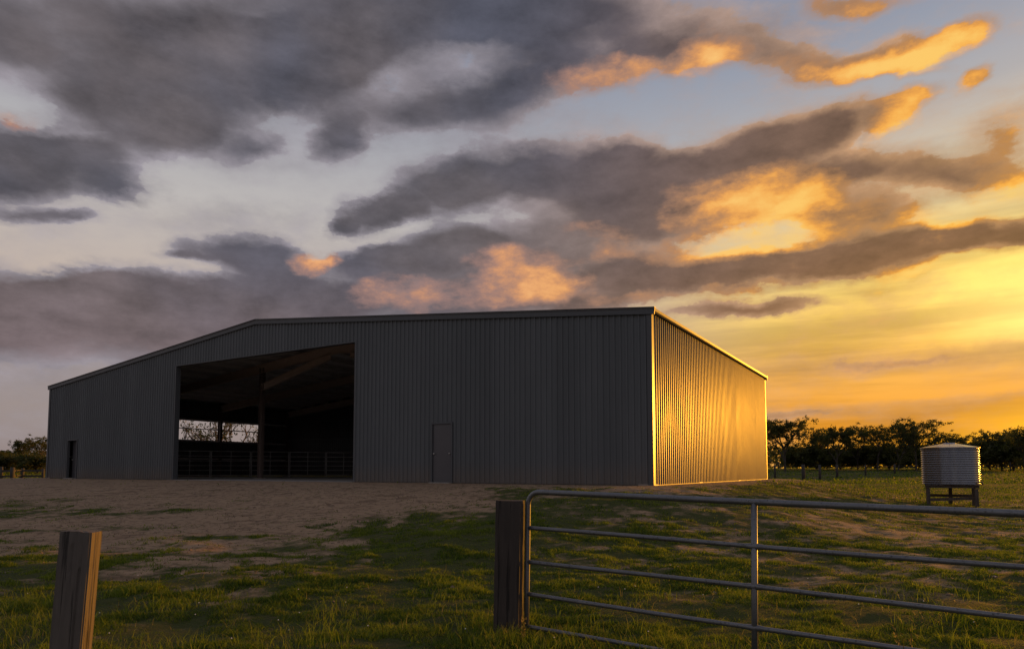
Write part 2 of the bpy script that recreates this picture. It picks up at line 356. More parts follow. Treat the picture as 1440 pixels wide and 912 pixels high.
M_door = mat('door_paint', lambda t, p: t.put(p.inputs['Base Color'], t.mix(t.noise(obj_co(t), 2.5, 5), (.085, .085, .092), (.11, .11, .116))), Roughness=.38, Metallic=.3)
M_knob = mat('brushed_metal', Base_Color=(.6, .58, .55), Metallic=.95, Roughness=.3)
M_bark = mat('bark', lambda t, p: t.put(p.inputs['Base Color'], t.mix(t.noise(t.vm('MULTIPLY', obj_co(t), (5, 5, 1)), 2, 6, .6), (.04, .032, .027), (.11, .09, .075))), Roughness=.9)
def leafy(name, a, b, trans=.35):
    def fn(t, p):
        at = t.node('ShaderNodeAttribute', out=2, attribute_name='tone')
        c = t.mix(at, a, b); t.put(p.inputs['Base Color'], c); t.put(p.inputs['Roughness'], .6); t.put(p.inputs['Specular IOR Level'], .3)
        tr = t.node('ShaderNodeBsdfTranslucent', [t.vm('MULTIPLY', c, (1.05, 1.28, .45))])
        mx = t.node('ShaderNodeMixShader', [trans, p.outputs[0], tr]); t.l.new(mx, t.n['Material Output'].inputs[0])
    return mat(name, fn)
M_leaf = leafy('eucalypt_leaves', (.046, .052, .018), (.105, .102, .034), .45)
M_leaf_backlit = leafy('backlit_dark_leaves', (.03, .042, .014), (.08, .085, .03), .3)  # sapling leaves: the backlit darkness is put into the leaf colour
M_grass = leafy('turf_blades', (.034, .078, .010), (.22, .245, .036), .5)
M_dry = leafy('dry_grass_blades', (.15, .13, .05), (.30, .24, .10), .45)
M_straw = leafy('trodden_straw', (.10, .072, .045), (.26, .20, .12), .2)
M_seed = leafy('seed_heads', (.30, .21, .08), (.42, .32, .14), .4)
M_clover = mat('clover_petals', Base_Color=(.75, .72, .66), Roughness=.7)

def f_ground(t, p):
    co = t.node('ShaderNodeNewGeometry', out=0); g = t.node('ShaderNodeAttribute', out=2, attribute_name='turf')
    n1 = t.noise(co, .8, 6, .6); n2 = t.noise(co, 6, 6, .65); n3 = t.noise(co, 38, 4, .65)
    st = t.noise(t.vm('MULTIPLY', co, (.7, 1.6, 1)), 1.3, 6, .65); soil = t.mix(t.m('MULTIPLY_ADD', n1, .5, t.m('MULTIPLY', st, .5)), (.27, .178, .108), (.46, .325, .205)); soil = t.mix(t.m('MULTIPLY', t.sm(st, .52, .66), .65), soil, (.14, .086, .054)); soil = t.mix(t.m('MULTIPLY', t.sm(n2, .45, .72), .85), soil, (.10, .064, .042))
    soil = t.mix(t.m('MULTIPLY', t.sm(n3, .55, .78), .45), soil, (.36, .27, .20))
    turf = t.mix(n2, (.028, .038, .010), (.080, .092, .024)); turf = t.mix(t.m('MULTIPLY', t.sm(n3, .5, .72), .55), turf, (.125, .092, .048))
    k = t.sm(t.m('ADD', g, t.m('MULTIPLY_ADD', t.m('SUBTRACT', n2, .5), .9, t.m('MULTIPLY', t.m('SUBTRACT', n3, .5), .8))), .15, .85)
    t.put(p.inputs['Base Color'], t.mix(k, soil, turf)); t.put(p.inputs['Roughness'], .95); t.put(p.inputs['Specular IOR Level'], .15)
    bump(t, p, t.m('ADD', t.m('MULTIPLY', n2, .7), t.m('MULTIPLY', n3, .35)), .9, .045)
M_ground = mat('soil_and_turf', f_ground)
M_clod = mat('loose_soil', lambda t, p: t.put(p.inputs['Base Color'], t.mix(t.noise(t.node('ShaderNodeNewGeometry', out=0), 3, 4), (.15, .10, .07), (.30, .22, .16))), Roughness=.95)

# ------------------------------------------------------------------ ground
def graded(lo, hi, step, far0, far1, ratio):
    a = list(np.arange(lo, hi+1e-6, step)); d = step
    while a[-1] < far1: d *= ratio; a.append(a[-1]+d)
    d = step
    while a[0] > far0: d *= ratio; a.insert(0, a[0]-d)
    return np.array(a)
gx = graded(-12.5, 16, .115, -900, 900, 1.14); gy = graded(2.0, 24, .115, -60, 1600, 1.13)
GX, GY = np.meshgrid(gx, gy); GZ = gz(GX, GY); GM = grass_mask(GX, GY)
nx, ny = len(gx), len(gy); ii = np.arange(nx*ny).reshape(ny, nx)
quads = np.stack([ii[:-1, :-1], ii[:-1, 1:], ii[1:, 1:], ii[1:, :-1]], -1).reshape(-1, 4)
me = bpy.data.meshes.new('ground')
me.vertices.add(nx*ny); me.vertices.foreach_set('co', np.stack([GX, GY, GZ], -1).ravel())
me.loops.add(quads.size); me.loops.foreach_set('vertex_index', quads.ravel())
me.polygons.add(len(quads)); me.polygons.foreach_set('loop_start', np.arange(0, quads.size, 4)); me.polygons.foreach_set('use_smooth', np.ones(len(quads), bool))
me.update(calc_edges=True)
at = me.attributes.new('turf', 'FLOAT', 'POINT'); at.data.foreach_set('value', GM.ravel().astype(np.float32))
me.materials.append(M_ground); struct(link('ground', me))

# ------------------------------------------------------------------ barn
barn = thing('barn', 'large charcoal corrugated steel farm shed with a tall open bay and golden sunlit side wall', 'shed', (BX, BY, 0), (0, 0, BANG))
def roof_z(t): return EAVE+(RIDGE-EAVE)*(1-abs(t-BWID/2)/(BWID/2))
PITCHR, RIBD = .2, .042
def rib(q):
    """outward depth of the sheet profile at q metres along the wall"""
    w = (q/PITCHR) % 1.0
    if w < .60: return .0
    if w < .70: return (w-.60)/.10*RIBD
    if w < .90: return RIBD
    return (1-w)/.10*RIBD
PROF = [0, .60, .70, .90, 1.0]
def sheet(q0, q1, zbot, ztop, place, cuts=(), name='cladding_sheet', stag=0.0, skew=0.0, m_=None):
    """one profiled wall sheet from q0 to q1; zbot/ztop give the heights at q, place(q, depth, z) the point"""
    qs = []
    k = int(round(q0/PITCHR))
    while k*PITCHR < q1-1e-6:
        qs += [(k+f)*PITCHR for f in PROF[:-1]]; k += 1
    qs = sorted(set([round(q, 5) for q in qs if q0-1e-6 <= q <= q1+1e-6]+[round(q1, 5)]+[round(c, 5) for c in cuts if q0 < c < q1]))
    vs, fs = [], []
    for a, b in zip(qs[:-1], qs[1:]):
        mid = (a+b)/2; i = len(vs)
        for q in (a, b):
            e = .004*stag+skew*((q-q0)/(q1-q0)-.5); dp = rib(q+(1e-6 if q == a else -1e-6))+e
            vs += [place(q, dp, zbot(mid)), place(q, dp, ztop(q))]
        fs.append((i, i+2, i+3, i+1))
    me = bpy.data.meshes.new(name); me.from_pydata(vs, [], fs); me.materials.append(m_ or M_clad)
    return link(name, me, barn)
OP0, OP1, OPZ = 12.0, 23.8, 5.48
DOORS = [(7.32, 8.17, 2.1), (32.75, 33.75, 2.1)]
def zb_front(q):
    if OP0 < q < OP1: return OPZ
    for a, b, h in DOORS:
        if a < q < b: return h
    return .02
cuts = [OP0, OP1]+[d[0] for d in DOORS]+[d[1] for d in DOORS]
nsh = int(BWID/.8)
for i in range(nsh):
    sheet(i*.8, (i+1)*.8, zb_front, lambda q: roof_z(q)-.03, lambda q, d, z: (-d, q, z), cuts, stag=random.random(), skew=random.uniform(-.006, .006))
for i in range(int(BL/.8)+1):
    q0, q1 = i*.8, min((i+1)*.8, BL)
    if q1-q0 > .05:
        sheet(q0, q1, lambda q: .02, lambda q: EAVE-.05, lambda q, d, z: (q, -d, z), stag=random.random(), skew=random.uniform(-.004, .004))
# rear wall, and the left wall with its open strip under the eave
ST0, ST1, SZ0, SZ1 = 4.4, 13.9, 2.55, 3.86
for i in range(22):
    q0, q1 = i*.8, min((i+1)*.8, BL)
    if q1-q0 < .05: continue
    if q1 <= ST0 or q0 >= ST1: sheet(q0, q1, lambda q: .02, lambda q: EAVE-.05, lambda q, d, z: (q, BWID+d, z), m_=M_inner)
    else:
        sheet(q0, q1, lambda q: .02, lambda q: SZ0, lambda q, d, z: (q, BWID+d, z), m_=M_inner); sheet(q0, q1, lambda q: SZ1, lambda q: EAVE-.05, lambda q, d, z: (q, BWID+d, z), m_=M_inner)
for i in range(nsh): sheet(i*.8, (i+1)*.8, lambda q: .02, lambda q: roof_z(q)-.03, lambda q, d, z: (BL+d, q, z), m_=M_inner)
# roof: two profiled slopes
for sg in (0, 1):
    vs, fs = [], []; n = int((BL+.3)/PITCHR*4)
    for k in range(n+1):
        s_ = -.12+k*(BL+.24)/n; dz = (.0, .0, .03, .03)[k % 4]
        for t_ in ((-.14, BWID/2) if sg == 0 else (BWID+.14, BWID/2)): vs.append((s_, t_, roof_z(t_)+.012+dz))
    fs = [(2*k, 2*k+2, 2*k+3, 2*k+1) for k in range(n)]
    mesh_obj('roof_slope', vs, fs, M_zinc, barn)
mb = MB()
mb.beam((-.1, BWID/2-.13, RIDGE+.055), (BL+.1, BWID/2-.13, RIDGE+.055), .28, .012, (0, -.1, 1)); mb.beam((-.1, BWID/2+.13, RIDGE+.055), (BL+.1, BWID/2+.13, RIDGE+.055), .28, .012, (0, .1, 1))
mb.build('ridge_cap', M_trim, barn)
for a, b in ((-.16, BWID/2), (BWID/2, BWID+.16)):        # barge capping on the gable edges
    for sx in (-.070, BL+.070):
        MB().beam((sx, a, roof_z(a)-.055), (sx, b, roof_z(b)-.055), .045, .20).build('barge_capping', M_trim, barn)
        MB().beam((sx+(.05 if sx < 0 else -.05), a, roof_z(a)+.058), (sx+(.05 if sx < 0 else -.05), b, roof_z(b)+.058), .19, .014).build('barge_flange', M_trim, barn)
for sg in (-1, 1):                                       # quad gutters along both eaves
    y0 = 0 if sg < 0 else BWID; pr = [(.02, .0), (.02, -.115), (.05, -.13), (.125, -.125), (.15, -.09), (.15, -.01), (.135, -.01), (.135, -.085), (.12, -.11), (.055, -.115), (.035, -.10), (.035, .0)]
    vs = [(s_, y0+sg*(.012+o_), EAVE+.02+z_) for s_ in (-.06, BL+.06) for o_, z_ in pr]; n = len(pr)
    fs = [(k, (k+1) % n, n+(k+1) % n, n+k) for k in range(n)]+[tuple(range(n)), tuple(range(2*n-1, n-1, -1))]
    mesh_obj('gutter', vs, fs, M_trim, barn)
for (cx, cy, sx, sy) in ((0, 0, -1, -1), (0, BWID, -1, 1), (BL, 0, 1, -1), (BL, BWID, 1, 1)):     # corner flashings
    mb = MB(); mb.box((min(cx+sx*.046, cx-sx*.10), min(cy+sy*.046, cy+sy*.054), .02), (max(cx+sx*.046, cx-sx*.10), max(cy+sy*.046, cy+sy*.054), EAVE-.1 if cy == 0 or 1 else 0))
    mb.box((min(cx+sx*.047, cx+sx*.053), min(cy+sy*.054, cy-sy*.11), .02), (max(cx+sx*.047, cx+sx*.053), max(cy+sy*.0538, cy-sy*.11), EAVE-.1)); mb.build('corner_flashing', M_trim, barn)
MB().box((.05, -.052, -.12), (BL-.05, -.046, .025)).build('base_flashing', M_clad, barn)
# opening: jambs and head
for t_ in (OP0, OP1):
    a = t_-.06 if t_ == OP0 else t_-.02
    MB().box((-.050, a, .0), (.20, a+.08, OPZ+.02)).build('jamb', M_trim, barn)
MB().box((-.046, OP0+.03, OPZ-.02), (.18, OP1-.03, OPZ+.018)).build('lintel', M_trim, barn)
# slab
mb = MB(); mb.box((-.22, OP0-.1, -.25), (-.05, OP1+.1, .015)); mb.box((.04, .06, -.25), (BL-.04, BWID-.06, .012)); mb.build('slab', M_conc, barn)
# frames
FR = [.14, 4.9, 10.9, BL-.14]; CT = [.18, 12.0, 23.75, BWID-.18]
def ibeam(mb, p, q, d=.36, w=.17, up=(0, 0, 1)):
    p, q = Vector(p), Vector(q); u = Vector(up); dv = (q-p).normalized(); sd = dv.cross(u).normalized(); u = sd.cross(dv)
    mb.beam(p, q, .012, d-.03, u); o_ = u*(d/2-.008); mb.beam(p+o_, q+o_, w, .016, u); mb.beam(p-o_, q-o_, w, .016, u)
for f in FR:
    for ct in CT:
        if ct in (12.0, 23.75) and (f < .5 or abs(f-10.9) < .1): continue
        mb = MB(); ibeam(mb, (f, ct, .012), (f, ct, roof_z(ct)-.42), .30, .18, (0, 1, 0)); c_ = mb.build('column', M_col, barn)
        fb = MB(); fb.box((f-.19, ct-.24, .012), (f+.19, ct+.24, .034)); fb.build('base_plate', M_steel, c_)
    for a, b in ((.2, BWID/2), (BWID/2, BWID-.2)):
        mb = MB(); ibeam(mb, (f, a, roof_z(a)-.46), (f, b, roof_z(b)-.46), .46, .19); mb.build('rafter', M_steel, barn)
    if .5 < f < 6:
        for ct, sg in ((23.75, -1), (12.0, 1)):
            mb = MB(); ibeam(mb, (f, ct, roof_z(ct)-1.5), (f, ct+sg*5.2, roof_z(ct+sg*5.2)-.72), .34, .17); mb.build('knee_brace', M_steel, barn)
k = 0
for i in range(1, 24):
    t_ = i*1.5
    if abs(t_-BWID/2) < .3: continue
    mb = MB(); z_ = roof_z(t_)-.12; mb.box((.03, t_-.035, z_-.10), (BL-.03, t_-.029, z_+.11)); mb.box((.03, t_-.035, z_+.105), (BL-.03, t_+.04, z_+.111)); mb.box((.03, t_-.035, z_-.106), (BL-.03, t_+.04, z_-.10)); mb.build('purlin', M_zinc, barn)
for z_ in (1.25, 2.47, 3.2, 3.93):                       # girts of the left wall, one crossing the open strip
    if z_ == 3.2: MB().box((ST0-.2, BWID-.14, 3.28), (ST1+.2, BWID-.07, 3.34)).build('girt', M_zinc, barn)
    else: MB().box((.25, BWID-.16, z_-.05), (BL-.25, BWID-.02, z_+.05)).build('girt', M_zinc, barn)
for z_ in (1.4, 2.8, 4.2): MB().box((BL-.16, .3, z_-.05), (BL-.02, BWID-.3, z_+.05)).build('girt', M_inner, barn)
# doors
def door(a, b, h, ajar):
    f = MB(); w = .05
    f.box((-.052, a-w, .012), (.09, a+.004, h+w)); f.box((-.0515, b-.004, .012), (.0895, b+w, h+w)); f.box((-.051, a+.004, h-.004), (.089, b-.004, h+w)); fr = f.build('door_frame', M_trim, barn)
    s_ = MB(); s_.box((-.20, a-.02, -.10), (-.04, b+.02, .03)); s_.build('door_sill', M_conc, fr)
    L = MB(); L.box((-.02, 0, .0), (.02, b-a-.02, h-.035)); leaf = L.build('door', M_door, barn)
    leaf.location = (.02, a+.01, .02) if not ajar else (.13, a+.01, .02)
    if ajar: leaf.rotation_euler = (0, 0, R(-7))
    for yy in ((b-a-.09),) if ajar else (.07, b-a-.09):
        k_ = MB(); k_.tube([(-.022, yy, 1.02), (-.03, yy, 1.02), (-.05, yy, 1.02), (-.075, yy, 1.02), (-.085, yy, 1.02)], [.034, .034, .014, .03, .018], 10); k_.build('handle', M_knob, leaf)
door(*DOORS[0], False); door(*DOORS[1], True)

# ------------------------------------------------------------------ yard panels inside the shed
def yard_panel(L_, H=1.62, rails=6):
    o = thing('yard_panel', '', 'livestock panel', group='steel yard panels inside the shed')
    for xx in (0, L_): MB().tube([(xx, 0, .03), (xx, 0, H)], .024, 8).build('stile', M_dull, o)
    MB().tube([(L_*.5, .0, .15), (L_*.5, 0, H)], .018, 6).build('brace', M_dull, o)
    for k in range(rails):
        z_ = .15+(H-.17)*k/(rails-1); MB().tube([(0, 0, z_), (L_, 0, z_)], .022 if k == rails-1 else .017, 6).build('rail', M_dull, o)
    return o
pl = ['panel beside the left jamb of the open bay', 'panel just left of the steel column in the open bay', 'panel just right of the steel column in the open bay', 'panel in the right half of the open bay', 'panel beside the right edge of the open bay']
P0, P1 = np.array((4.4, 31.3)), np.array((13.9, 25.0)); L_ = float(np.hypot(*(P1-P0)))/5
proto = yard_panel(L_-.08)
for k in range(5):
    o = proto if k == 0 else copy_thing(proto); s_, t_ = P0+(P1-P0)*k/5; x, y = from_barn(s_, t_)
    o.location = (x, y, .012); o.rotation_euler = (0, 0, BANG+math.atan2(P1[1]-P0[1], P1[0]-P0[0]))
    o['label'] = 'grey steel pipe yard '+pl[k]

# ------------------------------------------------------------------ gate and posts
gate = thing('field_gate', 'grey galvanised pipe farm gate with five rails, across the right foreground', 'gate', (.11, 5.2, -.733), (0, .018, math.atan2(-.96, 1.393)))
GL, GH = 5.06, 1.02
def arc(cx, cz, r, a0, a1, n=7): return [(cx+r*math.cos(a0+(a1-a0)*k/n), 0, cz+r*math.sin(a0+(a1-a0)*k/n)) for k in range(n+1)]
path = [(0, 0, -.10), (0, 0, .3), (0, 0, .7)]+arc(.10, GH-.10, .10, PI, PI/2)+[(.6, 0, GH), (1.7, 0, GH-.004), (3.4, 0, GH-.004)]+arc(GL-.10, GH-.10, .10, PI/2, 0)+[(GL, 0, .5), (GL, 0, -.10)]
mb = MB(); mb.tube(path, .0205, 14); mb.build('gate_frame', M_galv, gate)
for xx in (1.69, 3.38): MB().tube([(xx, .0, -.10), (xx, 0, .4), (xx, 0, GH-.004)], .0195, 12).build('gate_stile', M_galv, gate)
for z_ in (0, .242, .49, .743):
    xs = [0, .06, .5, 1.0, 1.63, 1.69, 1.75, 2.3, 2.9, 3.32, 3.38, 3.44, 4.2, GL-.06, GL]; rr = [.019, .0155, .0155, .0155, .0155, .0225, .0155, .0155, .0155, .0155, .0225, .0155, .0155, .0155, .019]
    MB().tube([(q, 0, z_+.0035*math.sin(q*2.2+z_*9)) for q in xs], rr, 10).build('gate_rail', M_galv, gate)

def timber(w, d, h, seed, n=36, taper=.0, cham=.012):
    """old sawn post: rounded-off corners, checks and a worn top"""
    rg = np.random.default_rng(seed); base = []
    per = [(-w/2+cham, -d/2), (-w/6, -d/2), (w/6, -d/2), (w/2-cham, -d/2), (w/2, -d/2+cham), (w/2, -d/6), (w/2, d/6), (w/2, d/2-cham), (w/2-cham, d/2), (w/6, d/2), (-w/6, d/2), (-w/2+cham, d/2), (-w/2, d/2-cham), (-w/2, d/6), (-w/2, -d/6), (-w/2, -d/2+cham)]
    dense = []
    for i in range(len(per)):
        a, b = np.array(per[i]), np.array(per[(i+1) % len(per)])
        for q in range(4): dense.append(a+(b-a)*q/4)
    m_ = len(dense); off = rg.normal(0, .0022, m_); crk = rg.random(m_) < .045
    vs, fs = [], []
    for k in range(n+1):
        z = h*k/n
        for i, p in enumerate(dense):
            q = p*(1+taper*(1-k/n)); rad = q/np.linalg.norm(q)
            dd = off[i]+.0035*(float(fbm(np.array([i*.35+seed]), np.array([z*5.0]), seed, 3)[0])-.5)*2
            if crk[i] and float(fbm(np.array([i*3.7]), np.array([z*1.5]), seed+3, 2)[0]) > .42: dd -= .007
            zz = z+(0 if k < n else (.010*(float(fbm(np.array([q[0]*14]), np.array([q[1]*14]), seed+9, 2)[0])-.5)))
            if k == n: q = q*.985
            vs.append((q[0]+rad[0]*dd, q[1]+rad[1]*dd, zz))
    fs = [(k*m_+i, k*m_+(i+1) % m_, (k+1)*m_+(i+1) % m_, (k+1)*m_+i) for k in range(n) for i in range(m_)]
    vs.append((0, 0, h+.004)); c = len(vs)-1; fs += [(n*m_+i, n*m_+(i+1) % m_, c) for i in range(m_)]
    return vs, fs
vs, fs = timber(.205, .19, 1.18, 5, cham=.02)
gp = mesh_obj('gate_post', vs, fs, M_postd); gp.location = (-.03, 5.22, -.96); gp.rotation_euler = (R(-.5), R(.9), R(-9))
tag(gp, 'thick dark weathered timber post standing beside the left end of the pipe gate', 'post')
vs, fs = timber(.195, .12, 1.22, 11, cham=.008)
lp = mesh_obj('timber_post', vs, fs, M_post); lp.location = (-2.745, 4.22, -1.145); lp.rotation_euler = (R(-.5), R(2.6), R(1))
tag(lp, 'leaning grey sawn timber post with an orange lit right edge, bottom left foreground', 'post')

# ------------------------------------------------------------------ water tank on its stand
TX, TY = 15.62, 24.0; TG = -.80; TR = .875
stand = thing('tank_stand', 'dark timber stand of posts and beams carrying the round iron tank', 'stand', (TX, TY, TG), (0, 0, R(-31)))
for (a, b) in ((-.70, -.72), (.70, -.72), (-.70, .70), (.70, .70), (0, .70)):
    MB().box((a-.055, b-.055, -.4), (a+.055, b+.055, .62)).build('leg', M_stand, stand)
for b in (-.72, 0, .70): MB().box((-.78, b-.045, .64), (.78, b+.045, .72)).build('beam', M_stand, stand)
for k in range(8): MB().box((-.80+k*.202, -.82, .722), (-.80+k*.202+.186, .82, .762)).build('plank', M_stand, stand)
MB().beam((-.72, -.65, .22), (.72, -.65, .30), .04, .10).build('brace', M_stand, stand)
MB().beam((-.72, .63, .34), (.72, .63, .34), .04, .10).build('brace', M_stand, stand)
tank = thing('water_tank', 'round corrugated galvanised rainwater tank with a low conical lid, on a timber stand', 'water tank', (TX, TY, TG+.768))
prof = []; NRG = 16; HT = 1.27
for k in range(NRG*8+1): prof.append((TR+.017*math.cos(2*PI*k/8), .01+HT*k/(NRG*8)))
mb = MB(); mb.lathe([(TR-.05, .0)]+prof, 96); mb.build('shell', M_tank, tank)
rf = MB(); nn = 96; rp = [(TR+.035, HT-.01), (TR+.035, HT+.02), (TR*.8, HT+.06), (TR*.5, HT+.115), (TR*.2, HT+.165), (.14, HT+.168)]
vs = []
for r_, z_ in rp:
    for k in range(nn): vs.append((r_*math.cos(2*PI*k/nn), r_*math.sin(2*PI*k/nn), z_+(.012*(r_/TR) if k % 8 == 0 and HT+.02 < z_ else 0)))
rf.add(vs, [(i*nn+k, i*nn+(k+1) % nn, (i+1)*nn+(k+1) % nn, (i+1)*nn+k) for i in range(len(rp)-1) for k in range(nn)], False); roofo = rf.build('lid', M_tank, tank)
mb = MB(); mb.lathe([(.20, HT+.15), (.20, HT+.18), (.17, HT+.19), (.0, HT+.195)], 24); mb.build('hatch', M_tank, roofo)
mb = MB(); mb.tube([(TR*.55, -TR*.86, .08), (TR*.6, -TR*.98, .08), (TR*.6, -TR*1.0, -.02)], .025, 8); mb.build('outlet', M_stand, tank)

# ------------------------------------------------------------------ fences
def px_ground(px, d): x = (px-CXP)/FPX*d; return x, d
def wire_fence(label, pts, h=1.2, wires=(.35, .75, 1.1), thick=None, rail=None):
    x0, y0 = pts[0]; z0 = gz1(x0, y0); f = thing('wire_fence' if not rail else 'rail_fence', label, 'fence', (x0, y0, z0))
    loc = [(x-x0, y-y0, gz1(x, y)-z0) for x, y in pts]
    for i, (x, y, z) in enumerate(loc):
        r_ = (thick or [.09]*len(loc))[i]; hh = h*(1+.08*math.sin(i*7.3)); lean = .03*math.sin(i*5.1)
        MB().tube([(x, y, z-.3), (x+lean*.4, y, z+hh*.5), (x+lean, y, z+hh)], [r_, r_*.95, r_*.9], 8).build('post', M_fence, f)
    for w in wires:
        for i in range(len(loc)-1):
            if rail: MB().beam((loc[i][0], loc[i][1], loc[i][2]+w), (loc[i+1][0], loc[i+1][1], loc[i+1][2]+w), .05, .17).build('rail', M_fence, f)
            else: MB().tube([(loc[i][0], loc[i][1], loc[i][2]+w), (loc[i+1][0], loc[i+1][1], loc[i+1][2]+w)], .008, 4).build('wire', M_wire, f)
    return f
wire_fence('sagging wire paddock fence with dark posts nearest behind the shed\'s sunlit end', [px_ground(1089, 70), px_ground(1129, 60), px_ground(1152, 68), px_ground(1176, 76), px_ground(1216, 84), px_ground(1257, 92), px_ground(1330, 100), px_ground(1420, 106), px_ground(1500, 112)], 1.45, thick=[.11, .17, .14, .15, .10, .13, .1, .1, .1])
wire_fence('low rail fence running along the foot of the tree line right of the shed', [px_ground(px, 132+4*math.sin(px)) for px in range(1060, 1560, 34)], 1.3, (.5, 1.1), [.12]*20, True)
wire_fence('dark timber rail fence in the grass left of the shed', [px_ground(px, 62+(px > 30)*2) for px in (-75, -35, 4, 19, 33, 62)], 1.25, (.45, .95), [.12, .12, .13, .2, .16, .13], True)

# ------------------------------------------------------------------ trees
def tree_meshes(seed, H=9.5, spread=4.6, clumps=58, per=105, leaf=.23, trunk_h=.3, flat=.62, wood_only=False, mleaf=None, crown_lo=.34, csize=.13, extra=3):
    rg = random.Random(seed); w = MB(); tips = []
    def limb(p, d, L, r, depth):
        n = 4; pts = [Vector(p)]; rr = [r]; dd = Vector(d)
        for k in range(n):
            dd = (dd+Vector((rg.uniform(-.22, .22), rg.uniform(-.22, .22), rg.uniform(-.05, .16)))).normalized(); pts.append(pts[-1]+dd*L/n); rr.append(r*(1-.16*(k+1)))
        w.tube(pts, rr, 7 if depth == 0 else 5, False)
        if depth >= 3: tips.append(pts[-1]); return
        for q in range({0: 5, 1: 3, 2: 3}[depth]):
            a = rg.uniform(0, 2*PI); tilt = rg.uniform(.45, 1.0); base = pts[-1] if q < 2 else pts[rg.choice((2, 3, 4))]
            nd = (dd*math.cos(tilt)+Vector((math.cos(a), math.sin(a), .12))*math.sin(tilt)).normalized()
            limb(base, nd, L*rg.uniform(.55, .8), r*.52, depth+1)
        tips.append(pts[-1])
    limb((0, 0, -.3), (rg.uniform(-.1, .1), rg.uniform(-.1, .1), 1), H*trunk_h+.3, H*.024, 0)
    zs = sorted(t.z for t in tips); zt = zs[-1]; sc = H*.93/zt
    hx = sorted(math.hypot(t.x, t.y) for t in tips)[int(len(tips)*.9)]; sx = spread*.85/max(hx, .1)
    def fit(p): k = max(0, min(1, p[2]/(H*trunk_h))); return Vector((p[0]*(1+(sx-1)*k), p[1]*(1+(sx-1)*k), p[2]*sc))
    w.v = [tuple(fit(v)) for v in w.v]; tips = [fit(t) for t in tips]
    rg.shuffle(tips)
    tips = [t+Vector((rg.gauss(0, 1), rg.gauss(0, 1), rg.gauss(0, .7)))*spread*(.0 if q == 0 else .17) for t in tips for q in range(extra+1)]; rg.shuffle(tips)
    if extra > 1:                                        # fill the crown's rounded envelope unevenly
        for _ in range(clumps//2):
            a, u, k = rg.uniform(0, 2*PI), rg.uniform(-1, 1), rg.uniform(.45, 1)**.5; q = math.sqrt(1-u*u)
            tips.append(Vector((math.cos(a)*q*k*spread*.86, math.sin(a)*q*k*spread*.86, H*(.53+.42*u*k))))
        rg.shuffle(tips)
    tips = [t for t in tips if H*crown_lo < t.z < H*.98][:clumps]
    V, F, tone = [], [], []
    nr = np.random.default_rng(seed)
    for c in tips:
        r_ = rg.uniform(.5, 1.25)*spread*csize; tn = rg.uniform(.1, .9)
        for _ in range(int(per*r_/(spread*.2))):
            p = nr.normal(0, .5, 3)*np.array((r_, r_, r_*flat))+np.array(c); s_ = leaf*rg.uniform(.5, 1.25)
            a = nr.normal(0, 1, 3); a /= np.linalg.norm(a); b = np.cross(a, nr.normal(0, 1, 3)); b /= np.linalg.norm(b)
            i = len(V); V += [tuple(p-a*s_), tuple(p+b*s_*.42), tuple(p+a*s_), tuple(p-b*s_*.42)]; F.append((i, i+1, i+2, i+3)); tone.append(min(1, max(0, tn+rg.uniform(-.3, .3))))
    tm = bpy.data.meshes.new('trunk'); tm.from_pydata(w.v, [], w.f); tm.materials.append(M_bark); tm.polygons.foreach_set('use_smooth', [True]*len(w.f))
    cm = bpy.data.meshes.new('crown'); cm.from_pydata(V, [], F); cm.materials.append(mleaf or M_leaf)
    at = cm.attributes.new('tone', 'FLOAT', 'FACE'); at.data.foreach_set('value', tone)
    return tm, cm
KIND = {
 'round': tree_meshes(1, 9.5, 4.3, 190, 66, leaf=.20, flat=.75, trunk_h=.22, crown_lo=.14), 'umbrella': tree_meshes(2, 9.5, 5.2, 175, 62, leaf=.20, flat=.5, trunk_h=.25, crown_lo=.16),
 'broad': tree_meshes(3, 9.5, 5.2, 195, 64, leaf=.20, flat=.62, trunk_h=.2, crown_lo=.14), 'open': tree_meshes(4, 9.5, 4.6, 160, 58, leaf=.19, flat=.55, trunk_h=.23, crown_lo=.16),
 'bush': tree_meshes(5, 4.0, 3.6, 130, 70, leaf=.22, trunk_h=.12, flat=.8, crown_lo=.03, csize=.2),
 'sapling': tree_meshes(6, 6.5, 3.0, 40, 7, leaf=.16, trunk_h=.30, flat=.6, mleaf=M_leaf_backlit, crown_lo=.3, csize=.25, extra=0),
}
TREEGRP = 'trees along the far edge of the paddock'
def tree(kind, px, d, h, label, name='gum_tree', cat='tree', wide=1.0, group=None, z=None):
    x, y = px_ground(px, d); H0 = {'bush': 4.0, 'sapling': 6.5}.get(kind, 9.5); k = h/H0
    o = thing(name, label, cat, (x, y, gz1(x, y)-.05), (0, 0, random.uniform(0, 6.28)), group); o.scale = (k*wide, k*wide, k)
    link('trunk', KIND[kind][0], o); link('crown', KIND[kind][1], o); return o
def hgt(d, py, px=1200):
    x, y = px_ground(px, d); return CAMZ+(661-py)/FPX*d-gz1(x, y)
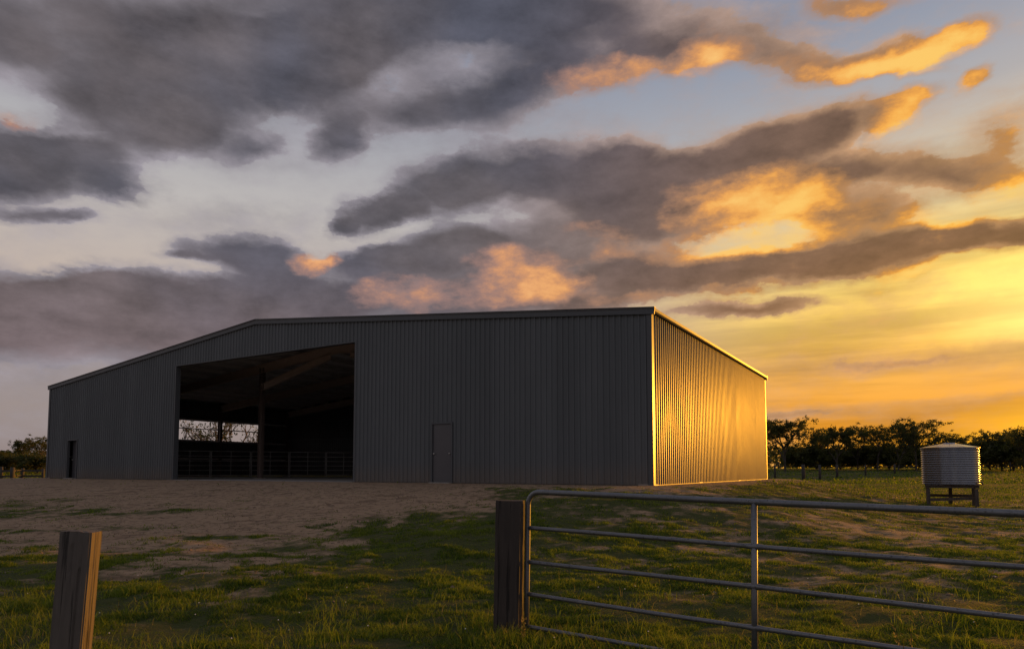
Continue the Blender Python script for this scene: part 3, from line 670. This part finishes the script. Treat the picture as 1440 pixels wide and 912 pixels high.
rt = [ # kind, px, distance, top row in the photograph, width, label
 ('round', 1103, 108, 588, 1.0, 'rounded dark gum tree standing hard against the shed\'s far corner'),
 ('open', 1063, 118, 600, 1.0, 'gum tree half hidden behind the far corner of the shed'),
 ('broad', 1152, 120, 597, .9, 'broad dark tree second along the line from the shed, behind the thick fence post'),
 ('round', 1176, 112, 599, .9, 'dense dark tree third along the line from the shed'),
 ('umbrella', 1205, 122, 598, .8, 'flat topped gum tree with sky showing through, left of the two tallest crowns'),
 ('open', 1232, 116, 594, .95, 'lacy gum tree whose gaps glow orange, just left of the tallest crown'),
 ('broad', 1262, 110, 593, .72, 'wide layered gum tree on the left flank of the tallest crown'),
 ('umbrella', 1287, 112, 586, .85, 'tallest layered gum tree in the line, left of and behind the round tank'),
 ('open', 1322, 124, 603, .9, 'lacy gum tree rising directly behind the round tank lid'),
 ('umbrella', 1352, 120, 609, .8, 'low flat gum tree behind the right half of the tank'),
 ('open', 1378, 126, 609, .8, 'low open gum tree just right of the tank rim'),
 ('round', 1408, 112, 603, 1.0, 'bushy dark gum tree right of the tank'),
 ('broad', 1440, 104, 597, .9, 'large dark tree cut by the right edge of the photo'),
]
for kd, px, d, top, wd, lb in rt: tree(kd, px, d, hgt(d, top, px), lb, wide=wd, group=TREEGRP)
bl = ['dark bush under the trees close to the shed\'s far corner', 'dark bush second from the shed under the tree line', 'wide bush filling the gap in the middle of the tree line', 'low dark bush beneath the lacy orange gum', 'bush under the tallest tree left of the tank', 'bush beneath the trees just left of the tank', 'bush behind the tank stand', 'bush right of the tank', 'dark bush at the right edge of the photo']
for k, (px, d, top) in enumerate([(1120, 126, 638), (1150, 122, 627), (1183, 126, 634), (1215, 124, 626), (1250, 120, 635), (1290, 124, 626), (1335, 128, 630), (1392, 120, 622), (1425, 112, 620)]):
    tree('bush', px, d, hgt(d, top, px), bl[k], 'bush', 'bush', 1.2+.5*(k*7 % 5)/4, 'bushes under the tree line')
lt = [('open', 58, 98, 611, .9, 'tall dark tree touching the left corner of the shed'), ('round', 38, 104, 617, .8, 'dark rounded tree one back from the shed\'s left corner'), ('broad', 20, 110, 630, .8, 'low broad tree at the far left beyond the rail fence'),
      ('round', 2, 100, 632, .8, 'yellow green tree at the left edge of the photo'), ('broad', -35, 108, 622, .9, 'tree just outside the left edge of the photo'), ('open', 90, 104, 618, .9, 'tree hidden behind the shed\'s left corner')]
for kd, px, d, top, wd, lb in lt[:5]: tree(kd, px, d, hgt(d, top, px), lb, wide=wd, group='trees left of the shed')
for k, (px, d, top) in enumerate([(5, 96, 641), (30, 99, 640), (55, 94, 639)]):
    tree('bush', px, d, hgt(d, top, px), ['bush at the left edge behind the rail fence', 'dark bush in the middle of the left hedge line', 'dark bush beside the shed\'s left corner'][k], 'bush', 'bush', 1.3, 'bushes left of the shed')
for k, (px, d, top) in enumerate([(268, 57, 583), (305, 55, 572), (338, 59, 575), (352, 66, 596), (285, 68, 598)]):
    tree('sapling', px, d, hgt(d, top, px), ['thin green tree at the left of the open strip inside the shed', 'many branched tree in the middle of the open strip inside the shed', 'forked tree right of the middle in the open strip inside the shed', 'small green tree at the right end of the open strip', 'small green tree low between the others in the open strip'][k], 'sapling', 'tree', 1.0, 'trees seen through the open strip')
# the wood that closes the horizon beyond the paddocks
V, F, tn = [], [], []; rg = np.random.default_rng(3)
for k in range(26000):
    a = rg.uniform(-1.0, .70); d = rg.uniform(330, 420); x, y = d*math.sin(a), d*math.cos(a)
    top = 6+5*float(vnoise(np.array([a*40]), np.array([.5]), 5)[0]); z = gz1(x, y) if k % 40 == 0 else z0 if False else 1.2
    p = np.array((x, y, 1.0+top*rg.random()**.7)); s_ = rg.uniform(.6, 1.3); u = rg.normal(0, 1, 3); u /= np.linalg.norm(u); v = np.cross(u, rg.normal(0, 1, 3)); v /= np.linalg.norm(v)
    i = len(V); V += [tuple(p-u*s_), tuple(p+v*s_*.6), tuple(p+u*s_), tuple(p-v*s_*.6)]; F.append((i, i+1, i+2, i+3)); tn.append(rg.random())
o = mesh_obj('far_wood', V, F, M_leaf); o.data.attributes.new('tone', 'FLOAT', 'FACE').data.foreach_set('value', tn); stuff(o)

# ------------------------------------------------------------------ grass
def blades(name, x, y, h, wd, lean, tone, material, zoff=-.01):
    """each blade: a tapering bent strip of one quad and one triangle"""
    n = len(x); z = gz(x, y)+zoff; a = RNG.uniform(0, 2*PI, n); b = RNG.uniform(0, 2*PI, n)
    sd = np.stack([np.cos(a), np.sin(a), np.zeros(n)], -1)*wd[:, None]/2; ln = np.stack([np.cos(b), np.sin(b), np.zeros(n)], -1)
    p = np.stack([x, y, z], -1); up = np.array((0, 0, 1.0))
    m_ = p+up*(h*.55)[:, None]+ln*(h*lean*.28)[:, None]; tp = p+up*(h*np.sqrt(np.clip(1-lean**2*.5, .3, 1)))[:, None]+ln*(h*lean)[:, None]
    V = np.stack([p-sd, p+sd, m_+sd*.75, m_-sd*.75, tp], 1).reshape(-1, 3)
    o5 = np.arange(n)[:, None]*5; q = o5+np.array([0, 1, 2, 3]); tr = o5+np.array([3, 2, 4])
    me = bpy.data.meshes.new(name); me.vertices.add(n*5); me.vertices.foreach_set('co', V.ravel())
    li = np.concatenate([q, tr], 1).ravel(); me.loops.add(n*7); me.loops.foreach_set('vertex_index', li)
    me.polygons.add(n*2); me.polygons.foreach_set('loop_start', np.stack([np.arange(n)*7, np.arange(n)*7+4], -1).ravel()); me.update(calc_edges=True)
    at = me.attributes.new('tone', 'FLOAT', 'POINT'); at.data.foreach_set('value', np.repeat(np.clip(tone, 0, 1), 5).astype(np.float32))
    me.materials.append(material); return link(name, me)
def scatter(n, d0, d1, keep, side=2.5, power=1.0):
    y = d0+(d1-d0)*RNG.random(n)**power; half = y*.80+side; x = RNG.uniform(-1, 1, n)*half
    k = RNG.random(n) < keep(x, y); return x[k], y[k]
def clear_objects(x, y):
    ok = barn_dist(x, y) > .5
    return ok
def turf_keep(x, y): 
    g = grass_mask(x, y); c = .6*fbm(x*2.3, y*2.3, 71, 3)+.4*fbm(x*7, y*7, 73, 2); return np.clip(g**1.4*(.30+1.3*sstep(c, .38, .60))+.012, 0, 1)*clear_objects(x, y)
TONES = lambda x, y: -.22+.7*fbm(x*.9, y*.9, 81, 3)+.75*fbm(x*4.2, y*4.2, 85, 3)+RNG.normal(0, .24, len(x))
for (n, d0, d1, h0, w0) in ((370000, 2.6, 6.5, .036, .0052), (450000, 6.5, 12.5, .038, .0095), (260000, 12.5, 24, .036, .016), (120000, 24, 62, .07, .045), (60000, 55, 165, .13, .16)):
    x, y = scatter(n, d0, d1, turf_keep)
    c = .6*fbm(x*2.3, y*2.3, 71, 3)+.4*fbm(x*7, y*7, 73, 2); hh = h0*(.5+1.5*sstep(c, .42, .72))*(.6+.4*grass_mask(x, y))*RNG.uniform(.5, 1.35, len(x))
    o = blades('grass', x, y, hh, np.full(len(x), w0)*RNG.uniform(.6, 1.3, len(x)), RNG.uniform(.25, 1.15, len(x)), TONES(x, y), M_grass); stuff(o)
# rank grass round the posts and along the gate
def rank_keep(x, y):
    gl = np.hypot(x-.0, y-5.2); gx_ = np.clip(((x-.11)*.823+(y-5.2)*-.567), 0, 4.5); gd = np.hypot(x-(.11+gx_*.823), y-(5.2-gx_*.567))
    k = np.exp(-(gl/.42)**2)*1.0+np.exp(-(gd/.38)**2)*.95*sstep(fbm(x*2.2, y*2.2, 91, 2), .36, .58)+np.exp(-((x+2.8)**2+(y-4.2)**2)/.25)*.8
    k = k+.30*sstep(fbm(x*1.3, y*1.3, 95, 3), .58, .72)*(y < 7)
    return np.clip(k, 0, 1)*clear_objects(x, y)
x, y = scatter(90000, 2.8, 7.5, rank_keep)
stuff(blades('tall_grass', x, y, RNG.uniform(.07, .15, len(x))*(.7+.9*fbm(x*3, y*3, 99, 2)), RNG.uniform(.004, .008, len(x)), RNG.uniform(.2, 1.0, len(x)), TONES(x, y)+.1, M_grass))
x, y = scatter(90000, 5.5, 23, lambda x, y: (1-.6*grass_mask(x, y))*.55*sstep(fbm(x*.9, y*1.6, 33, 4), .42, .62)*clear_objects(x, y))
stuff(blades('dry_grass', x, y, RNG.uniform(.012, .045, len(x)), RNG.uniform(.008, .02, len(x)), RNG.uniform(.6, 1.2, len(x)), RNG.random(len(x))*.7, M_straw))
x, y = scatter(16000, 2.8, 9.0, lambda x, y: rank_keep(x, y)*.5+.12*grass_mask(x, y))
stuff(blades('dry_grass', x, y, RNG.uniform(.04, .13, len(x)), RNG.uniform(.003, .006, len(x)), RNG.uniform(.4, 1.2, len(x)), RNG.random(len(x)), M_dry))
# tall weeds in front of the gate
def weed(px, d, h, label, seed):
    rg = random.Random(seed); x, y = px_ground(px, d); o = thing('grass_weed', label, 'weed', (x, y, gz1(x, y)-.02), group='tall weeds by the gate')
    for k in range(3):
        a = rg.uniform(0, 6.28); l_ = rg.uniform(.05, .22)*h; hh = h*rg.uniform(.75, 1.0); pts = [(0, 0, 0), (math.cos(a)*l_*.3, math.sin(a)*l_*.3, hh*.5), (math.cos(a)*l_, math.sin(a)*l_, hh)]
        st = MB(); st.tube(pts, [.0035, .003, .002], 5, False); so_ = st.build('stem', M_dry, o)
        hd = MB(); e = Vector(pts[2])
        for q in range(14):
            p = e+Vector((rg.uniform(-.012, .012), rg.uniform(-.012, .012), rg.uniform(-.10, .03))); dv = Vector((rg.uniform(-1, 1), rg.uniform(-1, 1), rg.uniform(.5, 1.6))).normalized()*.022; sd = dv.orthogonal().normalized()*.005
            hd.add([p-sd, p+sd, p+dv], [(0, 1, 2)])
        hd.build('seed_head', M_seed, so_)
    for k in range(7):
        a = rg.uniform(0, 6.28); L_ = h*rg.uniform(.3, .6); dv = Vector((math.cos(a), math.sin(a), 0)); sd = Vector((-math.sin(a), math.cos(a), 0))*.007; lf = MB()
        p1 = dv*L_*.25+Vector((0, 0, L_*.7)); p2 = dv*L_*.8+Vector((0, 0, L_*.75)); lf.add([-sd, sd, p1+sd, p1-sd, p2], [(0, 1, 2, 3), (3, 2, 4)]); lf.build('leaf', M_grass, o)
weed(1268, 3.75, .36, 'tall golden weed stems in front of the gate, left of the right hand pair', 1)
weed(1318, 3.8, .30, 'golden seeding weed in front of the gate, middle of the three', 2)
weed(1403, 3.7, .26, 'short green weed at the bottom right corner of the photo', 3)
weed(735, 4.75, .22, 'yellow weed at the foot of the thick dark gate post', 4)
# loose clods on the bare soil
ico = bmesh.new(); bmesh.ops.create_icosphere(ico, subdivisions=1, radius=1); iv = np.array([v.co[:] for v in ico.verts]); fi = np.array([[v.index for v in f.verts] for f in ico.faces]); ico.free()
x, y = scatter(17000, 6.5, 22, lambda x, y: (1-grass_mask(x, y))*.30*clear_objects(x, y), power=1.2); n = len(x)
sz = np.minimum(.006+.012*RNG.exponential(.55, n), .045); q = iv[None]*(1+RNG.uniform(-.3, .3, (n, len(iv), 1)))*sz[:, None, None]*np.stack([RNG.uniform(.7, 1.5, n), RNG.uniform(.7, 1.5, n), RNG.uniform(.4, .9, n)], -1)[:, None]
q = q+np.stack([x, y, gz(x, y)], -1)[:, None]; ff = (np.arange(n)[:, None, None]*len(iv)+fi[None]).reshape(-1, 3)
o = mesh_obj('loose_soil', q.reshape(-1, 3).tolist(), ff.tolist(), M_clod); stuff(o)
# small white clover flowers in the turf
x, y = scatter(2500, 3.2, 8.5, lambda x, y: .05*grass_mask(x, y)); mb = MB()
for a, b in zip(x, y):
    c = Vector((a, b, gz1(a, b)+random.uniform(.04, .07))); r_ = .007; mb.add([c+Vector(v)*r_ for v in ((1,0,0),(0,1,0),(-1,0,0),(0,-1,0),(0,0,.9),(0,0,-.9))], [(0,1,4),(1,2,4),(2,3,4),(3,0,4),(1,0,5),(2,1,5),(3,2,5),(0,3,5)])
stuff(mb.build('clover_flowers', M_clover))
